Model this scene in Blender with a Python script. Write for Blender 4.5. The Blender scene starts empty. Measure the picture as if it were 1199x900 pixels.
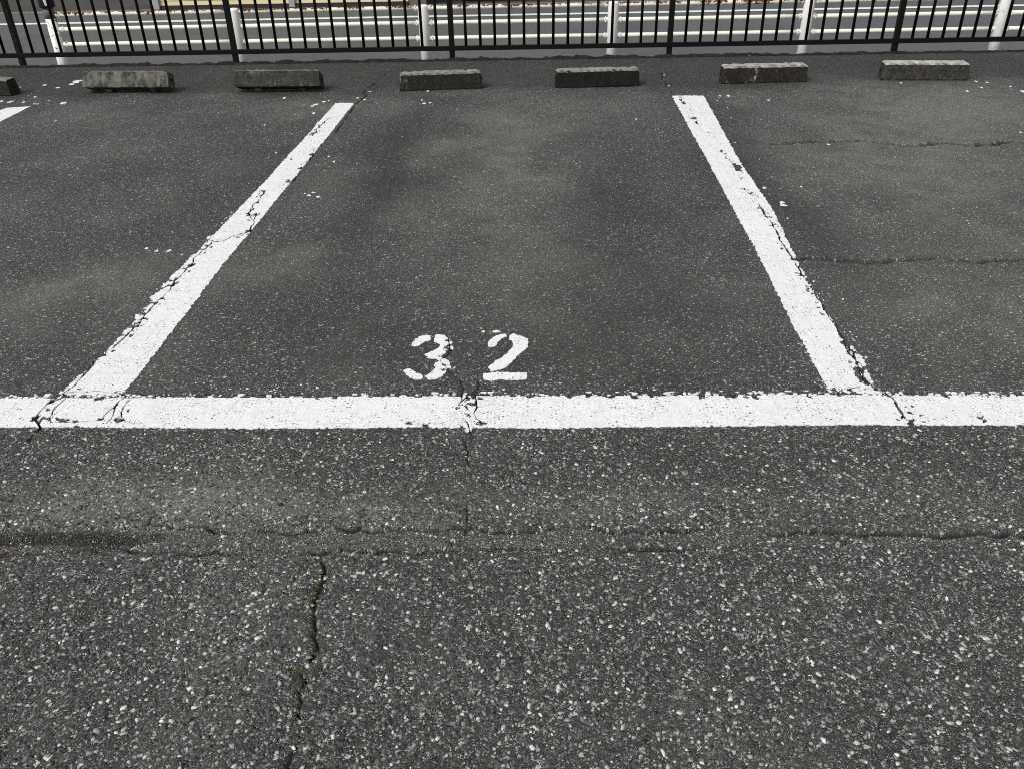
import bpy, math, random
import numpy as np
from mathutils import Matrix, Vector

rng = np.random.default_rng(32)
random.seed(32)
sc = bpy.context.scene
COL = sc.collection
pi = math.pi

# ------------------------------------------------------------------ camera
F, PITCH, ROLL, YAW, H = 1000.87, 0.551775, -0.0237268, -0.0376779, 1.50033
W0, H0 = 1199.0, 900.0


def cam_basis():
    cp, sp, cy, sy = math.cos(PITCH), math.sin(PITCH), math.cos(YAW), math.sin(YAW)
    fw = np.array([sy * cp, cy * cp, -sp])
    rt = np.array([cy, -sy, 0.0])
    up = np.cross(rt, fw)
    cr, sr = math.cos(ROLL), math.sin(ROLL)
    return rt * cr + up * sr, up * cr - rt * sr, fw


R_, U_, W_ = cam_basis()
CAM = np.array([0, 0, H])


def at(x, y, Z=0.0, Y=None):
    """world point seen at photo pixel x, y on the level Z (or on the upright plane Y)"""
    d = W_ * F + R_ * (x - 599.5) - U_ * (y - 450)
    t = (Z - CAM[2]) / d[2] if Y is None else (Y - CAM[1]) / d[1]
    return CAM + t * d


cd = bpy.data.cameras.new('camera')
co = bpy.data.objects.new('camera', cd)
COL.objects.link(co)
M = Matrix(((R_[0], U_[0], -W_[0], 0), (R_[1], U_[1], -W_[1], 0), (R_[2], U_[2], -W_[2], H), (0, 0, 0, 1)))
co.matrix_world = M
cd.sensor_fit = 'HORIZONTAL'
cd.sensor_width = 36
cd.lens = 36 * F / W0
cd.clip_start = 0.05
cd.clip_end = 400
sc.camera = co

# ------------------------------------------------------------------ light
SUN_EL, SUN_AZ = math.radians(46), math.radians(-140)     # azimuth from +Y, clockwise positive
sd = Vector((math.sin(SUN_AZ) * math.cos(SUN_EL), math.cos(SUN_AZ) * math.cos(SUN_EL), math.sin(SUN_EL)))
sl = bpy.data.lights.new('sun', 'SUN')
sl.energy = 1.7
sl.angle = math.radians(15)
sl.color = (1.0, 0.985, 0.96)
so = bpy.data.objects.new('sun', sl)
so.rotation_euler = sd.to_track_quat('Z', 'Y').to_euler()
so.location = sd * 30
COL.objects.link(so)

wd = bpy.data.worlds.new('World')
sc.world = wd
wd.use_nodes = True
nt = wd.node_tree
nt.nodes.clear()
sky = nt.nodes.new('ShaderNodeTexSky')
sky.sky_type = 'NISHITA'
sky.sun_disc = False
sky.sun_elevation = SUN_EL
sky.sun_rotation = SUN_AZ
sky.air_density = 1.0
sky.dust_density = 4.0
sky.ozone_density = 1.0
hs = nt.nodes.new('ShaderNodeHueSaturation')
hs.inputs['Saturation'].default_value = 0.10
bg = nt.nodes.new('ShaderNodeBackground')
bg.inputs['Strength'].default_value = 0.13
wo = nt.nodes.new('ShaderNodeOutputWorld')
nt.links.new(sky.outputs[0], hs.inputs['Color'])
nt.links.new(hs.outputs[0], bg.inputs['Color'])
nt.links.new(bg.outputs[0], wo.inputs['Surface'])

sc.view_settings.view_transform = 'Standard'
sc.view_settings.look = 'None'
sc.view_settings.exposure = 0.10
sc.view_settings.gamma = 1.0
sc.view_settings.use_curve_mapping = False
sc.render.engine = 'CYCLES'
sc.cycles.use_denoising = False
sc.cycles.pixel_filter_type = 'BLACKMAN_HARRIS'
sc.cycles.filter_width = 1.0
sc.cycles.use_adaptive_sampling = False
sc.cycles.max_bounces = 5
sc.cycles.diffuse_bounces = 3
sc.cycles.glossy_bounces = 2


# ------------------------------------------------------------------ numpy noise
def _hash(ix, iy, seed):
    h = (ix.astype(np.int64) * 374761393 + iy.astype(np.int64) * 668265263 + seed * 1442695041) & 0xffffffff
    h = ((h ^ (h >> 13)) * 1274126177) & 0xffffffff
    h = (h ^ (h >> 16)) & 0xffffffff
    return h / 4294967295.0


def noise(x, y, s, seed=0):
    """smooth value noise in 0..1, cell size s"""
    x = np.asarray(x) / s
    y = np.asarray(y) / s
    ix, iy = np.floor(x), np.floor(y)
    fx, fy = x - ix, y - iy
    fx = fx * fx * (3 - 2 * fx)
    fy = fy * fy * (3 - 2 * fy)
    a = _hash(ix, iy, seed)
    b = _hash(ix + 1, iy, seed)
    c = _hash(ix, iy + 1, seed)
    d = _hash(ix + 1, iy + 1, seed)
    return (a * (1 - fx) + b * fx) * (1 - fy) + (c * (1 - fx) + d * fx) * fy


def fbm(x, y, s, seed=0, o=4):
    v, a, t = 0, 1.0, 0
    for k in range(o):
        v = v + a * noise(x, y, s, seed + 17 * k)
        t += a
        a *= .5
        s *= .5
    return v / t


def cells(x, y, s, seed=0):
    """Worley cells: gap to the border (F2-F1, in metres) and a random number per cell"""
    x = np.asarray(x) / s
    y = np.asarray(y) / s
    ix, iy = np.floor(x), np.floor(y)
    f1 = np.full(x.shape, 9.0)
    f2 = np.full(x.shape, 9.0)
    rid = np.zeros(x.shape)
    for a in (-1, 0, 1):
        for b in (-1, 0, 1):
            cx, cy = ix + a, iy + b
            d = np.hypot(cx + _hash(cx, cy, seed) - x, cy + _hash(cx, cy, seed + 1) - y)
            n = d < f1
            f2 = np.where(n, f1, np.minimum(f2, d))
            rid = np.where(n, _hash(cx, cy, seed + 2), rid)
            f1 = np.where(n, d, f1)
    return (f2 - f1) * s, rid


def seg_dist(X, Y, P, pad=0.06):
    """distance to a polyline, inf outside its padded box (X, Y 1-D arrays)"""
    P = np.asarray(P)
    out = np.full(X.shape, 9.0)
    for (x0, y0), (x1, y1) in zip(P[:-1], P[1:]):
        m = np.nonzero((X > min(x0, x1) - pad) & (X < max(x0, x1) + pad) & (Y > min(y0, y1) - pad) & (Y < max(y0, y1) + pad))[0]
        if not len(m):
            continue
        dx, dy = x1 - x0, y1 - y0
        L = dx * dx + dy * dy + 1e-12
        t = np.clip(((X[m] - x0) * dx + (Y[m] - y0) * dy) / L, 0, 1)
        d = np.hypot(X[m] - x0 - t * dx, Y[m] - y0 - t * dy)
        out[m] = np.minimum(out[m], d)
    return out


def poly_px(pts, ox=0, oy=0, k=1.0):
    return [tuple(at(ox + x / k, oy + y / k)[:2]) for x, y in pts]


def jag(P, amp=0.006, step=0.02, seed=1):
    """subdivide a polyline and roughen it"""
    r = np.random.default_rng(seed)
    out = []
    for (x0, y0), (x1, y1) in zip(P[:-1], P[1:]):
        n = max(1, int(math.hypot(x1 - x0, y1 - y0) / step))
        for k in range(n):
            t = k / n
            a = amp if k else 0
            out.append((x0 + (x1 - x0) * t + r.normal() * a * .5, y0 + (y1 - y0) * t + r.normal() * a * .5))
    out.append(P[-1])
    return out


# ------------------------------------------------------------------ cracks (read off the photo, laid on the ground)
C = {}
def crack(name, pts, ox=0, oy=0, k=1.0, w=0.005, depth=0.012, amp=0.006, gap=0.35):
    C[name] = dict(P=jag(poly_px(pts, ox, oy, k), amp, 0.022, len(C) + 5), w=w, d=depth, gap=gap)


crack('mossy', [(376, 646), (376, 657), (378, 672), (368, 702), (369, 732), (372, 756), (362, 773), (359, 796), (352, 819), (353, 842), (355, 860), (343, 877), (336, 894), (330, 930)], w=.0105, depth=.014, amp=.018, gap=.27)
crack('seam_top_a', [(150, 616), (185, 612), (215, 615), (262, 619), (318, 618), (345, 623), (362, 619), (400, 617), (450, 619), (500, 619), (540, 616), (600, 622), (640, 620), (662, 614), (700, 617), (760, 622), (840, 619)], w=.014, depth=.018, gap=.26, amp=.010)
crack('seam_top_b', [(900, 624), (925, 625), (960, 621), (1000, 625), (1060, 624), (1090, 626), (1120, 625), (1150, 623), (1199, 627), (1260, 626)], w=.015, depth=.020, gap=.0, amp=.012)
crack('seam_low', [(-60, 652), (0, 650), (60, 645), (130, 640), (210, 646), (300, 647), (350, 645), (420, 643), (500, 645), (560, 640), (640, 643), (720, 640), (800, 644)], w=.012, depth=.012, gap=.33, amp=.010)
crack('right_far', [(905, 169), (921, 168), (965, 166), (1014, 165), (1034, 167), (1063, 171), (1102, 167), (1141, 170), (1180, 165), (1199, 167), (1320, 165)], w=.050, depth=.024, gap=.0, amp=.02)
crack('right_near', [(929, 304), (956, 302), (990, 304), (1019, 307), (1053, 305), (1102, 301), (1141, 306), (1199, 303), (1330, 303)], w=.032, depth=.024, gap=.0, amp=.012)
crack('div_r_above', [(773, 84), (780, 98), (787, 110)], w=.012, depth=.01, gap=.3, amp=.02)
crack('div_r_top', [(185, 168), (200, 210), (240, 235), (230, 290), (270, 300), (285, 330), (275, 360), (320, 378), (385, 385), (420, 430), (410, 480), (450, 520), (500, 580), (550, 620), (570, 660), (555, 700), (600, 750), (645, 800), (650, 830), (690, 880)], 760, 80, 5, w=.005, amp=.012)
crack('div_r_low', [(130, 5), (160, 55), (215, 130), (250, 200), (290, 260), (320, 310), (350, 360), (400, 430), (450, 510), (490, 580), (540, 650), (600, 740), (640, 830), (680, 890)], 860, 240, 4.5, w=.0065, depth=.016, gap=.1)
crack('div_r_end', [(190, 20), (215, 75), (260, 140), (290, 190), (330, 240), (345, 262), (410, 285), (460, 325), (500, 390), (530, 440), (560, 455), (600, 490), (600, 530), (640, 580), (700, 600)], 950, 400, 4.815, w=.0062, depth=.016, gap=.1)
crack('div_r_branch', [(490, 300), (550, 350), (560, 370), (580, 410), (600, 435), (660, 430), (760, 440), (860, 446), (930, 440), (960, 415), (1030, 350)], 950, 400, 4.815, w=.004, gap=.3)
crack('div_r_foot', [(0, 305), (60, 300), (120, 300), (180, 272), (280, 258), (340, 265)], 950, 400, 4.815, w=.005, gap=.2)
crack('div_l_mid', [(850, 10), (800, 40), (740, 45), (680, 75), (610, 78), (580, 110), (510, 170), (470, 225), (430, 275), (360, 340), (330, 400), (250, 470), (190, 540), (140, 600), (60, 680), (0, 740)], 140, 270, 5.625, w=.0055, depth=.014, gap=.1)
crack('div_l_low', [(140, 401), (110, 425), (100, 438), (88, 452), (72, 463), (57, 472), (50, 480), (41, 490), (47, 500), (33, 517)], w=.0055, depth=.016, gap=.1)
crack('div_l_top', [(900, 5), (830, 62), (790, 122), (740, 135), (660, 155), (600, 205), (560, 260)], 260, 110, 5.294, w=.008, gap=.15)
crack('div_l_far', [(425, 112), (440, 96), (452, 86)], w=.010, gap=.42, amp=.03)
crack('div_l_edge', [(790, 125), (690, 255), (635, 290), (600, 330), (570, 350), (560, 390), (500, 450), (490, 475), (440, 540), (385, 562), (380, 590)], 260, 110, 5.294, w=.004, gap=.3)
crack('div_l_sq', [(270, 600), (230, 660), (190, 700), (165, 740), (195, 790), (215, 740), (200, 800), (165, 860), (60, 885)], 260, 110, 5.294, w=.005, gap=.1)
crack('centre_t', [(462, 140), (472, 200), (478, 222), (410, 285), (440, 318), (480, 350)], 440, 370, 5.45, w=.0032, depth=.006, gap=.1, amp=.003)
crack('centre_a', [(480, 350), (540, 400), (555, 480), (530, 570), (545, 610), (575, 670), (600, 730), (620, 750), (570, 800)], 440, 370, 5.45, w=.0026, depth=.008, gap=.2)
crack('centre_b', [(640, 490), (640, 560), (625, 620), (640, 650), (690, 690)], 440, 370, 5.45, w=.005, gap=.1)
crack('centre_c', [(650, 400), (645, 470), (600, 500), (535, 560)], 440, 370, 5.45, w=.005, gap=.3)
crack('centre_d', [(545, 518), (549, 545), (545, 575), (549, 600), (545, 618), (548, 640)], w=.0045, depth=.008, gap=.28)
crack('centre_e', [(240, 690), (400, 690), (480, 662), (560, 655), (640, 660)], 440, 370, 5.45, w=.002, depth=.004, gap=.1)
crack('line_top', [(140, 462), (200, 461), (300, 461), (400, 463), (480, 461), (540, 459), (600, 462), (700, 461), (800, 462), (900, 463), (955, 462)], w=.006, depth=.012, gap=.35, amp=.008)
crack('line_top_c', [(1060, 459), (1110, 462), (1160, 462), (1260, 463)], w=.005, depth=.012, gap=.35)
crack('foot_l_a', [(280, 92), (350, 76), (480, 76), (560, 82), (600, 96)], 0, 440, 4, w=.004, gap=.1)
crack('foot_l_a2', [(320, 104), (400, 108), (500, 104)], 0, 440, 4, w=.002, gap=.1)
crack('foot_l_b', [(310, 105), (260, 150), (222, 205), (250, 220), (340, 218), (455, 212), (480, 200), (535, 150), (560, 120)], 0, 440, 4, w=.004, gap=.1)
crack('foot_l_c', [(500, 225), (520, 205), (535, 165), (550, 130), (600, 95)], 0, 440, 4, w=.003, gap=.1)
crack('foot_l_d', [(640, 225), (590, 215), (570, 195), (580, 150), (610, 115)], 0, 440, 4, w=.003, gap=.15)
crack('foot_l_e', [(640, 222), (760, 220)], 0, 440, 4, w=.002, gap=.2)


def crack_w(c, X, Y, seed):
    """local crack width, thinning out to nothing in places"""
    if c['gap'] == 0:
        return c['w'] * (.45 + .8 * fbm(X, Y, .16, seed, 2))
    n = fbm(X, Y, .07, seed, 3)
    n2 = noise(X, Y, .02, seed + 5)
    n3 = noise(X, Y, .009, seed + 7)
    return c['w'] * .8 * np.clip((n - c['gap']) * 2.8, 0, 1.6) * (.45 + .8 * n2 + .35 * n3)


# painted shapes in world metres
Lb, Lt = at(111, 462)[:2], at(404, 121)[:2]
Rb, Rt = at(996, 460)[:2], at(806, 113)[:2]


def strip(a, b, w):
    a, b = np.array(a), np.array(b)
    d = (b - a) / np.linalg.norm(b - a)
    n = np.array([-d[1], d[0]]) * w / 2
    return [a + n, a - n, b - n, b + n]


def quad(pts):
    return [at(*p)[:2] for p in pts]


SHAPES = {
    'front': quad([(-420, 500), (-420, 470), (0, 465), (300, 463.5), (600, 461.5), (900, 461.5), (1199, 462), (1700, 463), (1700, 497), (1199, 497.5), (900, 499), (600, 500.5), (300, 500.5), (0, 500.5)]),
    'left': quad([(74, 463), (143, 462), (168, 432), (260, 312), (345, 209), (415, 121), (393, 121), (309, 215), (220, 308), (140, 396)]),
    'right': quad([(971, 460.5), (1024, 460.5), (1018, 446), (985, 396), (939, 316), (904, 246), (866, 190), (824, 113), (787, 113), (824, 180), (852, 233), (888, 297), (920, 365)]),
    'farl': quad([(-160, 190), (-95, 190), (36, 125), (8, 127)]),
    'farr': quad([(1194, 107), (1225, 107), (1330, 150), (1290, 150)]),
}


def sdf_poly(X, Y, P):
    """signed distance, positive inside"""
    P = np.asarray(P)
    d = np.full(X.shape, 1e9)
    inside = np.zeros(X.shape, bool)
    n = len(P)
    for i in range(n):
        x0, y0 = P[i]
        x1, y1 = P[(i + 1) % n]
        dx, dy = x1 - x0, y1 - y0
        t = np.clip(((X - x0) * dx + (Y - y0) * dy) / (dx * dx + dy * dy + 1e-12), 0, 1)
        d = np.minimum(d, np.hypot(X - x0 - t * dx, Y - y0 - t * dy))
        c = ((y0 > Y) != (y1 > Y)) & (X < (x1 - x0) * (Y - y0) / (y1 - y0 + 1e-12) + x0)
        inside ^= c
    return np.where(inside, d, -d)


# ------------------------------------------------------------------ ground relief
def sstep(a, b, v):
    t = np.clip((v - a) / (b - a), 0, 1)
    return t * t * (3 - 2 * t)


SEAM_T = np.array(poly_px([(-400, 622), (0, 617), (150, 614), (400, 616), (600, 617), (800, 619), (1199, 622), (1600, 624)]))
SEAM_B = np.array(poly_px([(-400, 654), (0, 648), (150, 644), (400, 645), (600, 643), (800, 642), (1199, 641), (1600, 641)]))


def broad(X, Y):
    """slow undulation of the asphalt, no cracks"""
    z = (fbm(X, Y, .9, 3, 3) - .5) * .012
    return z * sstep(7.9, 7.3, Y)


def ground_fields(X, Y):
    z = broad(X, Y)
    z = z + (fbm(X, Y, .03, 11, 3) - .5) * .0022
    z = z + (noise(X, Y, .011, 15) - .5) * .0022 * sstep(2.8, 2.0, Y)
    yt = np.interp(X, SEAM_T[:, 0], SEAM_T[:, 1]) + (fbm(X, Y, .12, 21, 3) - .5) * .045 + (noise(X, Y, .02, 22) - .5) * .012
    yb = np.interp(X, SEAM_B[:, 0], SEAM_B[:, 1]) + (fbm(X, Y, .12, 23, 3) - .5) * .03 + (noise(X, Y, .02, 24) - .5) * .012
    band = sstep(0, .012, Y - yb) * sstep(0, .012, yt - Y)
    fade = np.clip(1.15 - .5 * sstep(.3, 1.2, X), 0, 1)
    deepl = np.exp(-(((X + 1.27) / .30) ** 2 + ((Y - 1.685 - .022 * (noise(X, Y * 0, .12, 26) - .5)) / (.018 + .03 * noise(X, Y, .06, 27))) ** 2) ** 2)
    band = band * sstep(.36, .56, fbm(X, Y, .16, 25, 3) + .22 * sstep(.2, -.6, X))
    z = z - band * .004 * fade - deepl * .009
    crk = np.zeros_like(X)
    moss = np.zeros_like(X)
    for i, (n, c) in enumerate(C.items()):
        d = seg_dist(X, Y, c['P'])
        m = np.nonzero(d < .04)[0]
        if not len(m):
            continue
        w = crack_w(c, X[m], Y[m], 100 + i)
        grid = np.where(Y[m] < 2.6, .0026, .0055)
        a = sstep(w * .5 + grid, w * .35, d[m]) * (w > .0006)
        z[m] -= a * c['d']
        crk[m] = np.maximum(crk[m], a)
        # ravelled shoulders
        z[m] -= np.exp(-(d[m] / .012) ** 2) * .0012 * (w > .001)
    d = seg_dist(X, Y, C['mossy']['P'])
    moss = np.maximum(moss, sstep(.03, .004, d) * sstep(.54, .64, noise(X, Y, .05, 77) * .75 + noise(X, Y, .012, 78) * .25))
    return z, crk, moss, np.maximum(band * fade, deepl), deepl


def G(X, Y, px, py, rx, ry, ang=0.0):
    p = at(px, py)
    a = at(px + rx, py)
    b = at(px, py - ry)
    sx = np.hypot(*(a - p)[:2])
    sy = np.hypot(*(b - p)[:2])
    dx, dy = X - p[0], Y - p[1]
    c, s = math.cos(ang), math.sin(ang)
    u, v = dx * c + dy * s, -dx * s + dy * c
    return np.exp(-((u / sx) ** 2 + (v / sy) ** 2))


def grid_axis(a, b, segs):
    """segs: list of (upto, step)"""
    out = [a]
    for upto, s0, s1 in segs:
        x = out[-1]
        start = x
        while x < upto - 1e-6:
            t = (x - start) / (upto - start)
            x = min(upto, x + s0 + (s1 - s0) * t)
            out.append(x)
    return np.array(out)


def mesh_from(name, verts, faces_flat, nper, mat=None, smooth=False, parent=None):
    me = bpy.data.meshes.new(name)
    nv = len(verts)
    nf = len(faces_flat) // nper
    me.vertices.add(nv)
    me.vertices.foreach_set('co', np.ascontiguousarray(verts, dtype=np.float32).ravel())
    me.loops.add(nf * nper)
    me.loops.foreach_set('vertex_index', np.ascontiguousarray(faces_flat, dtype=np.int32))
    me.polygons.add(nf)
    me.polygons.foreach_set('loop_start', np.arange(nf, dtype=np.int32) * nper)
    me.polygons.foreach_set('loop_total', np.full(nf, nper, dtype=np.int32))
    if smooth:
        me.polygons.foreach_set('use_smooth', np.ones(nf, dtype=bool))
    me.update(calc_edges=True)
    me.validate()
    if mat:
        me.materials.append(mat)
    o = bpy.data.objects.new(name, me)
    COL.objects.link(o)
    if parent:
        o.parent = parent
    return o


def attr(o, name, vals):
    a = o.data.attributes.new(name, 'FLOAT', 'POINT')
    a.data.foreach_set('value', np.ascontiguousarray(vals, dtype=np.float32))


def tag(o, label=None, cat=None, group=None, kind=None):
    if label: o['label'] = label
    if cat: o['category'] = cat
    if group: o['group'] = group
    if kind: o['kind'] = kind
    return o


def empty(name, loc, label, cat, group=None):
    o = bpy.data.objects.new(name, None)
    o.empty_display_size = .1
    o.location = loc
    COL.objects.link(o)
    return tag(o, label, cat, group)


# ------------------------------------------------------------------ material helper
class NT:
    def __init__(s, name):
        s.m = bpy.data.materials.new(name)
        s.m.use_nodes = True
        s.t = s.m.node_tree
        s.t.nodes.clear()
        s.out = s.n('ShaderNodeOutputMaterial')
        s.b = s.n('ShaderNodeBsdfPrincipled')
        s.l(s.b.outputs[0], s.out.inputs[0])

    def n(s, k, **kw):
        o = s.t.nodes.new(k)
        for a, v in kw.items():
            setattr(o, a, v)
        return o

    def l(s, a, b):
        s.t.links.new(a, b)

    def _in(s, sock, v):
        if v is None: return
        if isinstance(v, bpy.types.NodeSocket): s.l(v, sock)
        elif hasattr(sock.default_value, '__len__') and not hasattr(v, '__len__'): sock.default_value = (v, v, v, 1)[:len(sock.default_value)]
        elif hasattr(v, '__len__') and len(v) == 3 and len(sock.default_value) == 4: sock.default_value = (*v, 1)
        else: sock.default_value = v

    def math(s, op, a, b=None, c=None, clamp=False):
        o = s.n('ShaderNodeMath', operation=op, use_clamp=clamp)
        s._in(o.inputs[0], a); s._in(o.inputs[1], b); s._in(o.inputs[2], c)
        return o.outputs[0]

    def vmath(s, op, a, b=None):
        o = s.n('ShaderNodeVectorMath', operation=op)
        s._in(o.inputs[0], a)
        if b is not None:
            if op == 'SCALE': s._in(o.inputs[3], b)
            else: s._in(o.inputs[1], b)
        return o.outputs[0]

    def mix(s, f, a, b, typ='RGBA', blend='MIX'):
        o = s.n('ShaderNodeMix', data_type=typ)
        if typ == 'RGBA':
            o.blend_type = blend
            i = (0, 6, 7); r = 2
        else:
            i = (0, 2, 3); r = 0
        s._in(o.inputs[i[0]], f); s._in(o.inputs[i[1]], a); s._in(o.inputs[i[2]], b)
        return o.outputs[r]

    def noise(s, vec, scale, detail=3, rough=.55, dist=0.0, dim='3D'):
        o = s.n('ShaderNodeTexNoise', noise_dimensions=dim)
        s._in(o.inputs['Vector'], vec)
        o.inputs['Scale'].default_value = scale
        o.inputs['Detail'].default_value = detail
        o.inputs['Roughness'].default_value = rough
        o.inputs['Distortion'].default_value = dist
        return o

    def ramp(s, f, stops, interp='LINEAR'):
        o = s.n('ShaderNodeValToRGB')
        o.color_ramp.interpolation = interp
        e = o.color_ramp.elements
        while len(e) < len(stops): e.new(.5)
        for k, (p, c) in enumerate(stops):
            e[k].position = p
            e[k].color = (c, c, c, 1) if not hasattr(c, '__len__') else (*c, 1)
        s.l(f, o.inputs[0])
        return o.outputs[0]

    def smap(s, v, a, b, lo=0.0, hi=1.0):
        o = s.n('ShaderNodeMapRange', interpolation_type='SMOOTHSTEP')
        s._in(o.inputs[0], v)
        s._in(o.inputs[1], a); s._in(o.inputs[2], b)
        o.inputs[3].default_value = lo; o.inputs[4].default_value = hi
        return o.outputs[0]

    def attr(s, name):
        o = s.n('ShaderNodeAttribute', attribute_name=name)
        return o.outputs['Fac']

    def pos(s):
        return s.n('ShaderNodeNewGeometry').outputs['Position']

    def obj(s):
        return s.n('ShaderNodeTexCoord').outputs['Object']

    def bump(s, h, dist=.001, strength=1.0, normal=None):
        o = s.n('ShaderNodeBump')
        o.inputs['Distance'].default_value = dist
        o.inputs['Strength'].default_value = strength
        s.l(h, o.inputs['Height'])
        if normal: s.l(normal, o.inputs['Normal'])
        return o.outputs[0]

    def done(s, color=None, rough=None, normal=None, metallic=None, spec=None):
        s._in(s.b.inputs['Base Color'], color)
        s._in(s.b.inputs['Roughness'], rough)
        if normal: s.l(normal, s.b.inputs['Normal'])
        if metallic is not None: s._in(s.b.inputs['Metallic'], metallic)
        if spec is not None: s._in(s.b.inputs['Specular IOR Level'], spec)
        return s.m


def stone_layer(t, vec, scale, thr_lo, thr_hi, ramp, keep):
    """angular chips: shrunken Voronoi cells, a share of them kept; returns mask, colour"""
    v1 = t.n('ShaderNodeTexVoronoi', feature='F1', voronoi_dimensions='2D')
    v2 = t.n('ShaderNodeTexVoronoi', feature='DISTANCE_TO_EDGE', voronoi_dimensions='2D')
    for v in (v1, v2):
        t.l(vec, v.inputs['Vector'])
        v.inputs['Scale'].default_value = scale
        v.inputs['Randomness'].default_value = 1.0
    sep = t.n('ShaderNodeSeparateColor')
    t.l(v1.outputs['Color'], sep.inputs[0])
    r, g, b = sep.outputs
    thr = t.math('MULTIPLY_ADD', g, thr_hi - thr_lo, thr_lo)
    e = t.math('SUBTRACT', v2.outputs['Distance'], thr)
    m = t.smap(e, 0.0, .05)
    k = t.math('LESS_THAN', r, keep)
    m = t.math('MULTIPLY', m, k)
    tone = t.n('ShaderNodeTexWhiteNoise', noise_dimensions='3D')
    t.l(v1.outputs['Color'], tone.inputs['Vector'])
    base = t.ramp(tone.outputs['Value'], ramp)
    tint = t.mix(b, (1.0, .985, .94), (.95, 1.0, 1.03))
    return m, t.mix(1.0, base, tint, blend='MULTIPLY'), e


def asphalt_material():
    t = NT('asphalt')
    p = t.pos()
    wob = t.noise(p, 160, 2, .6)
    wv = t.vmath('SCALE', t.vmath('SUBTRACT', wob.outputs['Color'], (.5, .5, .5)), .0035)
    pv = t.vmath('ADD', p, wv)
    grit, dust, grime, coarse, crk, moss = (t.attr(n) for n in ('grit', 'dust', 'grime', 'coarse', 'crack', 'moss'))
    inv = lambda a: t.math('SUBTRACT', 1.0, a, clamp=True)
    # binder
    n0 = t.noise(p, 900, 2, .7)
    n1 = t.noise(p, 45, 4, .6)
    binder = t.ramp(n0.outputs['Fac'], [(.3, .0105), (.55, .023), (.8, .060)])
    binder = t.mix(1.0, binder, t.ramp(n1.outputs['Fac'], [(.3, .75), (.7, 1.3)]), blend='MULTIPLY')
    keepA = t.math('MULTIPLY_ADD', coarse, .36, .16)
    keepA = t.math('MULTIPLY', keepA, inv(t.math('MULTIPLY', grit, .65)))
    mC, cC, eC = stone_layer(t, pv, 430, .03, .16, [(0, .03), (.5, .065), (.8, .17), (.95, .42), (1, .6)], .72)
    keepB = t.math('MULTIPLY_ADD', coarse, .02, .70)
    keepB = t.math('MULTIPLY', keepB, t.math('SUBTRACT', 1.0, t.math('MULTIPLY', grit, .2), clamp=True))
    mB, cB, eB = stone_layer(t, pv, 205, .04, .18, [(0, .028), (.5, .058), (.78, .13), (.93, .34), (1, .58)], keepB)
    mA, cA, eA = stone_layer(t, pv, 104, .05, .20, [(0, .032), (.45, .065), (.72, .15), (.9, .38), (1, .6)], keepA)
    col = t.mix(mC, binder, cC)
    col = t.mix(mB, col, cB)
    col = t.mix(mA, col, cA)
    # stone faces are not flat in tone
    nf = t.noise(p, 520, 3, .6)
    col = t.mix(1.0, col, t.ramp(nf.outputs['Fac'], [(.3, .6), (.7, 1.35)]), blend='MULTIPLY')
    # broad wear
    nb = t.noise(p, 1.6, 5, .6)
    col = t.mix(1.0, col, t.ramp(nb.outputs['Fac'], [(.3, .80), (.7, 1.22)]), blend='MULTIPLY')
    # dust lying on everything
    nd = t.noise(p, 150, 5, .7)
    dm = t.math('MULTIPLY', dust, t.smap(nd.outputs['Fac'], .25, .75))
    col = t.mix(t.math('MULTIPLY', dm, .95), col, t.mix(n0.outputs['Fac'], (.14, .138, .130), (.42, .415, .395)))
    # grit in the joint: brownish
    col = t.mix(t.math('MULTIPLY', grit, .5), col, t.ramp(n0.outputs['Fac'], [(.35, (.022, .021, .018)), (.5, (.055, .052, .045)), (.62, (.34, .325, .29))]))
    gm = t.math('MAXIMUM', t.math('MULTIPLY', grime, .66), t.smap(grime, .80, .94, 0, .93))
    col = t.mix(gm, col, (.014, .014, .0125))
    sk = t.n('ShaderNodeTexVoronoi', feature='F1', voronoi_dimensions='2D')
    t.l(p, sk.inputs['Vector'])
    sk.inputs['Scale'].default_value = 260
    sks = t.n('ShaderNodeSeparateColor')
    t.l(sk.outputs['Color'], sks.inputs[0])
    skm = t.math('MULTIPLY', t.smap(sk.outputs['Distance'], .22, .30, 1, 0), t.math('LESS_THAN', sks.outputs[0], .22))
    col = t.mix(t.math('MULTIPLY', skm, grit), col, (.38, .37, .34))
    col = t.mix(1.0, col, (1.01, 1.0, .965), blend='MULTIPLY')
    col = t.mix(t.math('MULTIPLY', crk, .95), col, (.011, .011, .010))
    ms = t.noise(p, 600, 3, .7)
    col = t.mix(moss, col, t.mix(ms.outputs['Fac'], (.018, .028, .010), (.07, .085, .03)))
    # relief
    hgt = t.math('MULTIPLY', mA, 1.0)
    hB = t.math('MULTIPLY', mB, .55)
    hC = t.math('MULTIPLY', mC, .28)
    h = t.math('MAXIMUM', t.math('MAXIMUM', hgt, hB), hC)
    h = t.math('ADD', h, t.math('MULTIPLY', nf.outputs['Fac'], .7))
    h = t.math('ADD', h, t.math('MULTIPLY', n0.outputs['Fac'], .35))
    h = t.math('ADD', h, t.math('MULTIPLY', wob.outputs['Fac'], .8))
    nrm = t.bump(h, .0036, 1.0)
    rough = t.mix(mB, .82, .66, 'FLOAT')
    return t.done(col, rough, nrm, spec=.35)


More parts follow.
